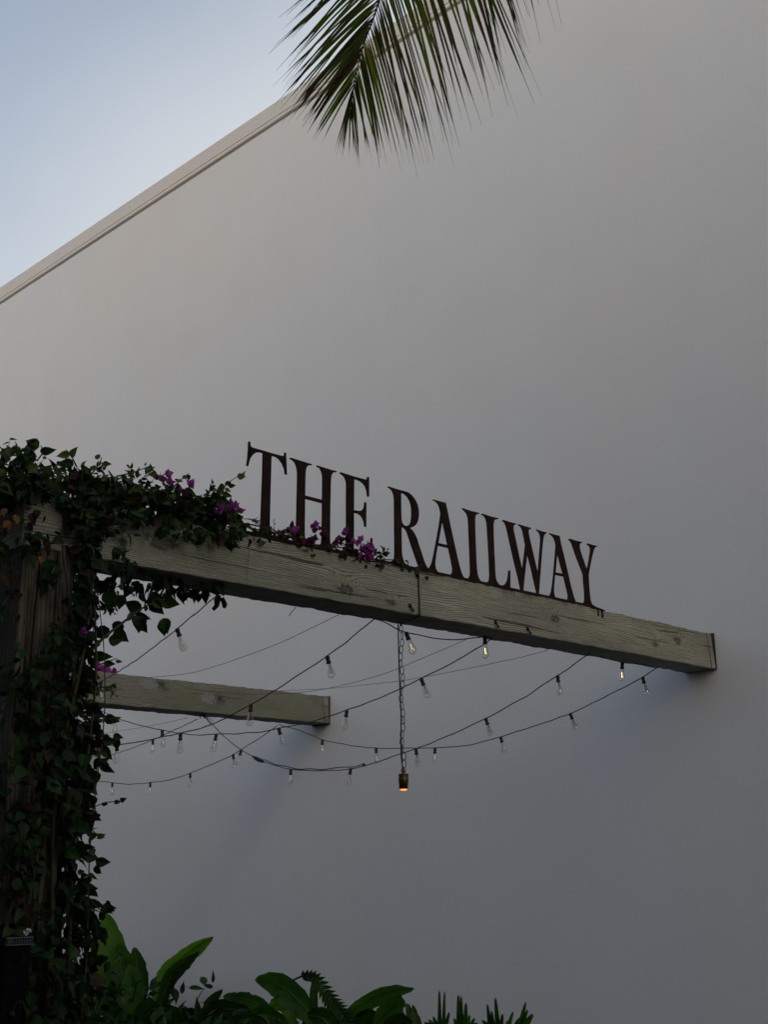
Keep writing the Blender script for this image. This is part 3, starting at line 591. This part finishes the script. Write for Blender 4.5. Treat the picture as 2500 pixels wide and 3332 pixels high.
def sprig(pl, X, leaves, r=(.004, .0015), size=(.045, .07), mis=(1, 1, 2), ax=0, spread=.012):
    path = px_stem(pl, X, r, ax)
    for i in range(leaves):
        p = path[int((i+.7)/(leaves+.2)*(len(path)-1))] + rv()*spread
        sd_ = RT*(1 if i % 2 else -1); dr = (path[-1]-path[0]).normalized()
        L = random.uniform(*size); leaf(fol, p, sd_*random.uniform(.5, 1)+dr*.6+Vector((0, 0, -random.random()*.8)), -FW+rv()*.5, L, L*random.uniform(.6, .8), random.choice(mis), random.uniform(0, .4))
XA = X1+.04
# the leafy branch under the beam, then the loose shoots of the silhouette
sprig([(262, 2160), (330, 2082), (420, 2010), (470, 1975), (560, 1940)], X1-.1, 11, (.008, .003), (.05, .085), (0, 1, 1), spread=.02)
for (x, y, dx, dy, L) in ((455,1985,-1,-.4,.09),(500,1965,.5,.6,.085),(470,2000,-.1,1,.085),(540,1950,1,.3,.085),(520,1935,-.8,.2,.075),(530,2000,.3,1,.075),(385,2055,1,.9,.08),(355,2030,-.5,.3,.08),(365,1985,.1,-1,.06),(405,2020,-.3,1,.07),(440,2010,.5,1,.07),(400,1925,-.3,1,.07),(335,1915,.6,1,.09),(345,1900,-.2,.8,.07),(462,1905,.5,1,.05),(535,2010,.1,1,.07)):
    P = on(0, X1-.1, x, y)+rv()*.02; leaf(fol, P, RT*dx-UP*dy, -FW+rv()*.4, L, L*.78, random.choice((0, 1, 1)), .2)
sprig([(300, 2170), (345, 2155), (382, 2141)], X1-.1, 4, size=(.03, .05))
sprig([(690, 1640), (722, 1600), (745, 1570), (800, 1533)], XA, 9, size=(.03, .05), mis=(1, 2, 2))
sprig([(690, 1650), (720, 1610), (735, 1600)], XA, 5, size=(.05, .07))
sprig([(40, 1530), (95, 1495), (100, 1490), (128, 1440)], XA, 5, size=(.03, .05), mis=(2, 1, 3))
sprig([(100, 1500), (75, 1478), (50, 1470)], XA, 3, size=(.06, .075), mis=(1, 2))
sprig([(120, 1500), (140, 1470), (132, 1450)], XA, 3, size=(.06, .075), mis=(1, 2))
sprig([(250, 1520), (235, 1490), (215, 1462)], XA, 3, size=(.05, .08), mis=(1, 2))
sprig([(300, 1540), (325, 1505), (330, 1488)], XA, 3, size=(.03, .045), mis=(2, 2, 1))
sprig([(380, 1550), (440, 1535), (490, 1515)], XA, 7, size=(.02, .035), mis=(2, 1))
sprig([(560, 1590), (590, 1560), (615, 1540)], XA, 5, size=(.025, .04), mis=(2, 1))
sprig([(230, 1950), (260, 1935), (290, 1940)], X1-.1, 5)
for pts_, n_ in (([(270, 2360), (310, 2385), (385, 2410)], 9), ([(260, 2330), (300, 2340), (345, 2345)], 4), ([(265, 2400), (320, 2440), (310, 2520)], 7), ([(230, 2600), (280, 2620), (300, 2660)], 5), ([(215, 2760), (260, 2760), (318, 2800)], 8), ([(205, 2855), (235, 2900), (290, 2930), (345, 2975)], 9), ([(250, 2920), (300, 2950), (315, 3035)], 9), ([(240, 3000), (290, 3060), (300, 3110)], 7), ([(260, 2480), (290, 2560), (285, 2590)], 6), ([(230, 2140), (275, 2170), (290, 2230)], 6), ([(240, 2250), (290, 2290), (320, 2300)], 5)):
    sprig(pts_, X1-.05, n_, (.005, .002), (.04, .075), (0, 0, 1), spread=.02)
px_stem([(235, 2840), (225, 2760), (262, 2670), (245, 2590), (262, 2480)], X1-.03, (.009, .006))
px_stem([(222, 2840), (232, 2870), (240, 2900)], X1+.02, (.011, .011))
build('stems', st, M['stem'], vine, smooth=True); build('foliage', fol, LM, vine)
def flower(root, P, s=1.0, dull=False, n=3):
    mb = MB()
    for k in range(n):
        c_ = P + rv()*.018*s
        ax_ = (rv() + Vector((.4, -.2, .6))).normalized(); a = ax_.orthogonal().normalized(); b = ax_.cross(a); ph = random.random()*6
        for j in range(3):
            t = ph + j*2.094; d = (a*math.cos(t) + b*math.sin(t))*.8 + ax_*.75
            leaf(mb, c_, d, ax_, .029*s, .026*s, 0, random.uniform(-.4, .1))
    o = build('flower', mb, M['petal_dull'] if dull else M['petal'], root)
    if dull: o['label'] = 'faded pink flower cluster'
    return o
for (x, y, s, dl, n_) in ((535,1563,1.4,0,3),(605,1577,1.1,0,2),(728,1655,1.4,0,3),(755,1672,1.5,0,4),(240,1572,1.1,1,3),(960,1727,1.1,0,4),(945,1722,1,0,2),(1024,1719,1,0,4),(1035,1724,.9,1,3),(1054,1736,1.1,1,4),(1124,1735,1,0,3),(1013,1763,1.2,1,5),(1000,1755,1,1,3),(977,1771,1,1,4),(1160,1765,1.2,0,4),(1176,1786,1.3,0,5),(1198,1790,1.3,0,6),(1205,1808,1.1,0,4),(1096,1766,1.1,1,4),(1110,1760,1,1,2),(590,1590,1,1,2),(264,2062,.9,0,2)):
    flower(vine, on(0, X1+(.10 if x < 800 else .012), x, y), s, bool(dl), n_)
for (x, y, sx) in ((17,1675,.9),(50,1691,1.0),(22,1714,.8),(132,1826,.8),(318,2448,.8)):
    mb = MB(); P = on(0, X1+.16 if x < 200 else X1-.05, x, y)
    for k in range(3): leaf(mb, P+rv()*.006+Vector((0, 0, .02)), Vector((random.uniform(-.6, .6), random.uniform(-.6, .6), -1)), -FW+rv()*.8, .045*sx, .030*sx, 0, random.uniform(-.6, .9))
    build('dry_leaf', mb, M['dry'], vine)
# second vine on the second beam
v2 = thing('bougainvillea', (X2, 4.4, 3.08), 'small magenta bougainvillea clump lying on top of the second beam beside the post', 'climbing plant')
mb = MB()
for i in range(90): rleaf(mb, Vector((X2-random.uniform(0, .24), random.uniform(4.0, 5.05), 3.08+random.random()*.05)), L=random.uniform(.04, .06))
build('foliage', mb, LM, v2)
for x, y in ((315, 2172), (330, 2176), (345, 2184), (240, 2150), (365, 2190), (380, 2196), (225, 2160), (300, 2170)): flower(v2, on(0, X2-.06, x, y), 1.5, False, 4)

# ------------------------------------------------------------------ small dark box on the post
p = on(0, X1+.10, 62, 3120); bx = thing('display_box', (X1+.10, p.y, 1.2), 'small black box with a faded blue header strip, hung on the vine-covered post', 'box')
M['boxblack'] = mat_simple('box_black', (0.004, 0.004, 0.005), 0.9, spec=.05); M['boxhead'] = mat_simple('header_blue', (0.016, 0.026, 0.032), 0.9, scale=60, var=.6, spec=.1)
M['chalk'] = mat_simple('faded_lettering', (0.10, 0.115, 0.13), 0.8); M['white_scrap'] = mat_simple('white_scrap', (0.6, 0.62, 0.68), 0.7)
yl, yr = on(0, X1+.14, 18, 3060).y, on(0, X1+.14, 110, 3060).y; zt2 = on(0, X1+.14, 60, 3048).z; zm = on(0, X1+.14, 60, 3075).z
m_ = MB(); m_.box((X1+.04, yl+.004, .75), (X1+.13, yr-.004, zm+.002)); build('case', m_, M['boxblack'], bx, bevel=.003)
m_ = MB(); m_.box((X1+.04, yl, zm), (X1+.14, yr, zt2)); hd = build('header', m_, M['boxhead'], bx, bevel=.002)
m_ = MB()
m_.box((X1+.1403, yl+.003, zt2-.0035), (X1+.1425, yr-.002, zt2-.001)); m_.box((X1+.1403, yl+.003, zm+.001), (X1+.1425, yr-.002, zm+.003))
build('trim', m_, M['chalk'], hd)
m_ = MB()                                             # worn lettering: strokes too faded to read
y_ = yl+.012
while y_ < yr-.014:
    a = zm+.008; b = zt2-.010; k = random.choice((0, 1, 2))
    m_.tube([(X1+.1412, y_, a), (X1+.1412, y_+.001, b)], .0008, 4)
    if k: m_.tube([(X1+.1412, y_, b), (X1+.1412, y_+.005, (a+b)/2+.002), (X1+.1412, y_+.001, (a+b)/2)], .0007, 4)
    y_ += random.uniform(.008, .013)
build('lettering', m_, M['chalk'], hd)
m_ = MB()
for x, y, s_ in ((86, 3030, .016), (90, 3033, .014), (96, 3031, .012), (83, 3037, .010), (70, 3036, .004)):
    c_ = on(0, X1+.10, x, y)
    for k in range(5): leaf(m_, c_, rv()+Vector((0, 0, .4)), rv(), s_*1.1, s_*1.3, 0, .3)
tag(build('white_blossom', m_, M['white_scrap'], base=on(0, X1+.10, 88, 3040)), 'tiny crumpled white blossom lying on top of the black box', 'blossom')

# ------------------------------------------------------------------ plants at the foot of the wall
def blade(mb, pts, w, mi=0, prof=None, fold=.25, side=None, n=7, wave=0.0, seed=0, droop=None):
    path = smooth_path(pts, n); N = len(path); k = len(mb.v)
    prof = prof or (lambda t: .25 + .75*math.sin(math.pi*t*.9)**1.1 if t < .55 else max(0.0, math.cos((t-.55)/.45*math.pi/2))**.85)
    ribs = MB(); ribs.tube([q for q in path], [w*.028*(1-.8*i/N)+.001 for i in range(N)], 5); mb.add([q-FW*.004 for q in ribs.v], ribs.f, 1)
    k = len(mb.v)
    for i, p in enumerate(path):
        d = (path[min(i+1, N-1)]-path[max(i-1, 0)]).normalized(); s = side or d.cross(-FW).normalized(); nn = s.cross(d)
        hw = w*.5*prof(i/(N-1))*(1+.16*noise.noise(Vector((i*1.9, seed+5, 1)))); wv = wave*w*noise.noise(Vector((i*.7, seed, 0)))
        mb.v += [p - s*hw + nn*(fold*hw+wv), p - s*hw*.5 + nn*fold*hw*.35, p, p + s*hw*.5 + nn*fold*hw*.35, p + s*hw + nn*(fold*hw-wv)]
    for i in range(N-1):
        for j in range(4): a = k+i*5+j; mb.f.append((a, a+1, a+6, a+5)); mb.m.append(mi)
def plant(label, cat, blades, loc, ax_y, mats=('bleaf', 'bleaf_l', 'bleaf_d'), name='leafy_plant', group=None, stems=True):
    t = thing(name, loc, label, cat, group)
    stm = MB()
    for i, bl in enumerate(blades):
        pts, w, mi = bl[0], bl[1], bl[2]; fold = bl[3] if len(bl) > 3 else .3; prof = bl[4] if len(bl) > 4 else None
        yoff = random.uniform(-.12, .12)
        P = [on(1, ax_y+yoff+(q[2] if len(q) > 2 else 0), q[0], q[1]) for q in pts]
        mb = MB(); blade(mb, P, w, 0, prof, fold, wave=.12, seed=i*3.1)
        build('leaf', mb, [M[mats[mi]], M['rib']], t, smooth=True)
        stm.tube(smooth_path([P[0], (P[0]+Vector((loc[0], loc[1], .05)))/2+Vector((0, 0, .1)), Vector((loc[0], loc[1], 0))], 4), [.014]*9, 6)
    if stems: build('stem', stm, M['bleaf_d'], t, smooth=True)
    return t
YP = 6.95
z_ = lambda x, y: (x/2.371, 2900+y/2.371)
zz = lambda x, y: (200+x/1.0375, 2800+y/1.0375)
plant('big upright plant with the tallest lance-shaped leaf beside the post', 'plant', [
 ([z_(900,930), z_(880,700), z_(850,450), z_(824,165)], .36, 0, .35),
 ([z_(960,900), z_(960,700), z_(930,520)+(-.1,), z_(905,430)], .26, 0, .3),
 ([z_(1010,980), z_(980,800), z_(940,640), z_(915,470)], .24, 2, .3),
 ([z_(1060,960), z_(1075,780), z_(1062,600), z_(1038,428)], .20, 2, .3),
 ([z_(1020,960), z_(1040,800), z_(1030,700), z_(1000,560)], .22, 0, .3),
 ([z_(1190,940), z_(1225,780), z_(1290,620), z_(1420,500), z_(1560,395), z_(1650,350)], .17, 1, .9),
 ([z_(1200,980), z_(1262,800), z_(1330,640), z_(1440,540), z_(1540,460)], .13, 2, .8),
 ([z_(870,1000), z_(880,900), z_(900,820), z_(985,760)], .34, 0, .2),
 ([z_(800,900), z_(760,700), z_(730,560), z_(705,450)], .22, 0, .3),
 ([z_(700,900), z_(660,760), z_(650,640), z_(690,520)], .20, 2, .3),
 ([z_(760,960), z_(700,880), z_(640,830), z_(600,800)], .13, 1, .3),
 ([z_(800,950), z_(760,860), z_(800,800)], .10, 1, .3)], (-11.2, YP, 0), YP, group=None)
plant('dark bushy plant low between the post and the tall lance-leaved plant', 'plant', [
 ([z_(1100,1050), z_(1120,980), z_(1180,900), z_(1230,930)], .24, 2), ([z_(1040,1040), z_(1080,930), z_(1160,880)], .26, 0),
 ([z_(560,1040), z_(620,930), z_(740,900)], .22, 2), ([z_(700,1060), z_(560,960), z_(520,880)], .2, 2), ([z_(480,1040), z_(440,950), z_(400,890)], .18, 2),
 ([z_(900,1050), z_(960,1000), z_(1060,960)], .2, 2), ([z_(300,1040), z_(330,950), z_(300,880)], .16, 0), ([z_(230,1040), z_(250,930), z_(240,840)], .14, 0), ([z_(900,1040), z_(850,960), z_(800,930)], .18, 2),
 ([z_(1300,1060), z_(1260,960), z_(1250,890)], .2, 2), ([z_(1250,1060), z_(1340,960), z_(1400,920)], .2, 2)], (-11.3, YP-.45, 0), YP-.45, name='bushy_plant')
plant('broad-leaved plant with a drooping serrated leaf, under the middle of the wall', 'plant', [
 ([zz(870,560), zz(820,490), zz(740,420), zz(655,402)], .24, 0, .3),
 ([zz(860,555), zz(800,500), zz(740,480), zz(705,500)], .16, 1, .3),
 ([zz(850,560), zz(852,480), zz(850,400)], .07, 2, .3),
 ([zz(945,560), zz(985,505), zz(1060,460), zz(1130,435), zz(1192,432)], .13, 0, .4),
 ([zz(1060,570), zz(1090,520), zz(1140,480), zz(1165,485)], .17, 0, .3),
 ([zz(720,560), zz(690,500), zz(620,465), zz(545,458)], .15, 0, .3),
 ([zz(700,560), zz(640,520), zz(560,500), zz(430,545)], .15, 2, .3),
 ([zz(690,570), zz(620,530), zz(540,530), zz(520,550)], .14, 0, .3),
 ([zz(800,560), zz(770,530), zz(760,505)], .16, 1, .2),
 ([zz(480,540), zz(500,480), zz(545,433)], .09, 2, .5),
 ([zz(440,560), zz(490,510), zz(580,460)], .12, 2, .3),
 ([zz(1180,570), zz(1176,520), zz(1168,480)], .05, 2, .3), ([zz(1200,570), zz(1195,530), zz(1186,485)], .05, 2, .3), ([zz(330,600), zz(345,560), zz(330,525), zz(300,505)], .20, 2, .3), ([zz(400,610), zz(395,560), zz(420,520), zz(470,505)], .20, 2, .3),
 ([zz(620,600), zz(600,560), zz(560,545), zz(500,560)], .2, 0, .3), ([zz(760,600), zz(740,550), zz(690,520), zz(640,525)], .2, 0, .3), ([zz(900,600), zz(905,560), zz(880,530), zz(830,520)], .2, 2, .3),
 ([zz(1000,600), zz(1010,560), zz(1050,530), zz(1090,540)], .2, 2, .3), ([zz(1100,600), zz(1110,565), zz(1150,540), zz(1190,560)], .16, 2, .3)], (-8.9, YP+.05, 0), YP+.05)
# the serrated frond arching over
fr = thing('fern_frond', (-8.6, YP, 0), 'arching toothed fern frond bending over beside the broad leaves', 'fern')
mb = MB(); path = smooth_path([on(1, YP, *zz(*q)) for q in ((775,408), (805,392), (838,388), (862,400), (890,440), (915,480), (940,515), (962,552))], 6)
mb.tube(path, .008, 5)
for i in range(8, len(path)-1, 2):
    d = (path[i+1]-path[i]).normalized()
    for sg in (-1, 1):
        s = d.cross(FW).normalized()*sg; Lf = .045 + .10*(i/len(path)); leaf(mb, path[i], s + d*.75 + Vector((0, 0, -.2)), -FW, Lf, .035, 0, .15)
build('blade', mb, M['bleaf_d'], fr); k = MB(); k.tube([path[-1], path[-1]+Vector((0, 0, -.45)), Vector((-8.6, YP, 0))], .01, 6); build('stem', k, M['bleaf_d'], fr)
def clump(label, specs, loc, ax_y):
    t = thing('strappy_plant', loc, label, 'plant', 'strappy plants along the foot of the wall')
    for x, y, xb, w in specs:
        w *= 1.7; P = [on(1, ax_y, *zz(xb, 620)), on(1, ax_y, *zz(xb+(x-xb)*.35, 560)), on(1, ax_y+random.uniform(-.05, .05), *zz(x, y))]
        mb = MB(); blade(mb, P, w, 0, lambda t: (1-t)**.5*.9+.02 if t > .3 else .78, .6); build('leaf', mb, [M['bleaf_d'] if random.random() < .6 else M['bleaf'], M['bleaf']], t)
clump('strappy plant with two tall straight blades, left of the strappy clumps', [(1276,434,1278,.030), (1294,438,1288,.026), (1255,525,1276,.03), (1240,535,1270,.03), (1310,510,1290,.03), (1225,545,1262,.03), (1186,488,1205,.03), (1205,520,1215,.03)], (-7.7, YP+.1, 0), YP+.1)
clump('strappy plant with leaning blades in the middle of the clumps', [(1340,450,1345,.04), (1350,455,1352,.03), (1366,478,1362,.035), (1378,520,1368,.03), (1405,545,1375,.03), (1325,530,1340,.03), (1395,530,1375,.03)], (-7.4, YP+.1, 0), YP+.1)
clump('strappy plant with crossed blades, second from the right end', [(1438,482,1452,.03), (1465,460,1478,.035), (1452,505,1460,.03), (1490,515,1480,.03), (1420,538,1450,.03), (1440,520,1458,.03)], (-7.1, YP+.1, 0), YP+.1)
clump('strappy plant leaning right at the right end of the planting', [(1525,508,1500,.03), (1568,475,1535,.035), (1592,516,1545,.05), (1575,500,1540,.03), (1548,530,1530,.04), (1505,540,1512,.03), (1600,560,1555,.03)], (-6.8, YP+.1, 0), YP+.1)
# low cover below them
gc = MB()
for i in range(2600):
    x = random.uniform(-14, -6.6); y = random.uniform(5.2, 7.4); lim = .30 + .14*noise.noise(Vector((x*1.3, y, 0))) + (.16 if x < -9.7 else 0) + (.1 if x < -11 else 0) + (.12 if x < -8 else 0)
    P = Vector((x, y, random.uniform(.02, max(.1, lim)))); L = random.uniform(.10, .2)
    leaf(gc, P, rv()+Vector((0, 0, .6)), rv()+Vector((0, 0, 1)), L, L*.4, random.choice((0, 0, 1)), .3)
tag(build('ground_cover', gc, [M['leaf1'], M['bleaf_d']]), 'low dark leafy cover at the foot of the wall', 'ground cover', kind='stuff')

# ------------------------------------------------------------------ palm
PR = [(1141, 352, 6.75), (1158, 245, 6.7), (1184, 146, 6.62), (1211, 73, 6.5), (1240, -12, 6.4), (1300, -180, 6.15), (1390, -380, 5.8), (1520, -620, 5.3)]
pr = [CAM + ray(x, y)*d for x, y, d in PR]; crown = Vector((-0.1, 2.1, 7.05)); 
pr += [pr[-1]*.55+crown*.45+Vector((0, 0, .25)), crown]
palm = thing('palm_tree', (crown.x+.1, crown.y, 0), 'palm whose drooping feathery frond hangs into the top of the picture', 'palm tree')
path = smooth_path(pr, 12); lens = [0]
for a, b in zip(path, path[1:]): lens.append(lens[-1]+(b-a).length)
fm = [M['frond'], M['frond_y'], M['frond_b'], M['rachis']]
def leaflet(mb, P, d, L, w, mi, tail=.2):
    d = d.normalized(); seg = 9; k = len(mb.v); p = P.copy(); s = d.cross(-FW).normalized(); bend = random.uniform(-.10, .10)
    tw = rv()*.25
    for i in range(seg+1):
        t = i/seg; hw = w*.5*(min(1, t*6+.25)*(1-t*.75) if t < 1-tail else max(.05, (1-t)*.9))
        n_ = s.cross(d); ss = (s+tw*t).normalized()
        mb.v += [p-ss*hw+n_*hw*.5, p, p+ss*hw+n_*hw*.5]
        d = (d + Vector((0, 0, -1))*.028 + s*bend*.12).normalized(); p = p + d*(L/seg)
    for i in range(seg):
        m2 = mi if t < 0 else (mi if i < seg-3 or mi == 2 else random.choice((mi, 2)))
        for j in range(2): a = k+i*3+j; mb.f.append((a, a+1, a+4, a+3)); mb.m.append(m2)
fb = MB(); fb.tube(path, [.0025+.020*min(1, l/4.5) for l in lens], 6, 3)
s = 0.0; i = 0
while s < 3.3:
    while i < len(lens)-2 and lens[i+1] < s: i += 1
    q = path[i] + (path[i+1]-path[i])*((s-lens[i])/max(1e-6, lens[i+1]-lens[i])); tipd = (path[max(0, i-2)]-path[i+3]).normalized()
    env = .28 + .52*min(1, s/.65)
    for sg in (-1, 1):
        if random.random() < (.04 if s < 1.1 else .14): continue
        th = (R(217 + 24*math.exp(-s/.42)) if sg < 0 else R(289 - 10*math.exp(-s/.3))) + random.gauss(0, .03)
        if s < .12: th = R(270 + sg*(6+s*120)) + random.gauss(0, .06)
        d = RT*math.cos(th) + UP*math.sin(th) + FW*random.gauss(.0, .08)
        L = env*(random.uniform(.92, 1.06) if sg < 0 else random.uniform(.86, 1.2))
        if sg > 0: L *= 1.05 + .22*min(1, max(0, s-.6)/.8)
        mi = random.choices((0, 1, 2), (.52, .32, .16))[0]
        if sg < 0 and .3 < s < 1.2: mi = random.choices((0, 1, 2), (.68, .18, .14))[0]
        leaflet(fb, q+rv()*.002, d, L, random.choice((.012, .015, .018, .025)) if s > .15 else .012, mi)
    s += random.uniform(.016, .026)
build('frond', fb, fm, palm)
for az, dr in ((20, .9), (75, .7), (330, 1.0), (285, .8), (120, 1.6)):            # the rest of the crown, above the frame
    if az == 120: continue
    a = R(az); h = Vector((math.cos(a), math.sin(a), 0)); pts = [crown + h*t*2.6 + Vector((0, 0, 1.3*t - 2.4*dr*t*t)) for t in (0, .2, .4, .6, .8, 1)]
    pp = smooth_path(pts, 7); fb = MB(); fb.tube(pp, .012, 5, 3)
    for j in range(5, len(pp)-1):
        d = (pp[j+1]-pp[j]).normalized(); sd2 = d.cross(Vector((0, 0, 1))).normalized()
        for sg in (-1, 1): leaflet(fb, pp[j], sd2*sg + d*.7 + Vector((0, 0, -.5)), .55, .026, random.choice((0, 0, 1)))
    build('frond', fb, fm, palm)
tb = MB(); tz = [i*.25 for i in range(29)]; tb.tube([(crown.x+.1*math.sin(z/3), crown.y, z) for z in tz], [.17-.008*i/3+(.008 if i % 2 else 0) for i in range(29)], 12); build('trunk', tb, M['trunk'], palm, smooth=True)
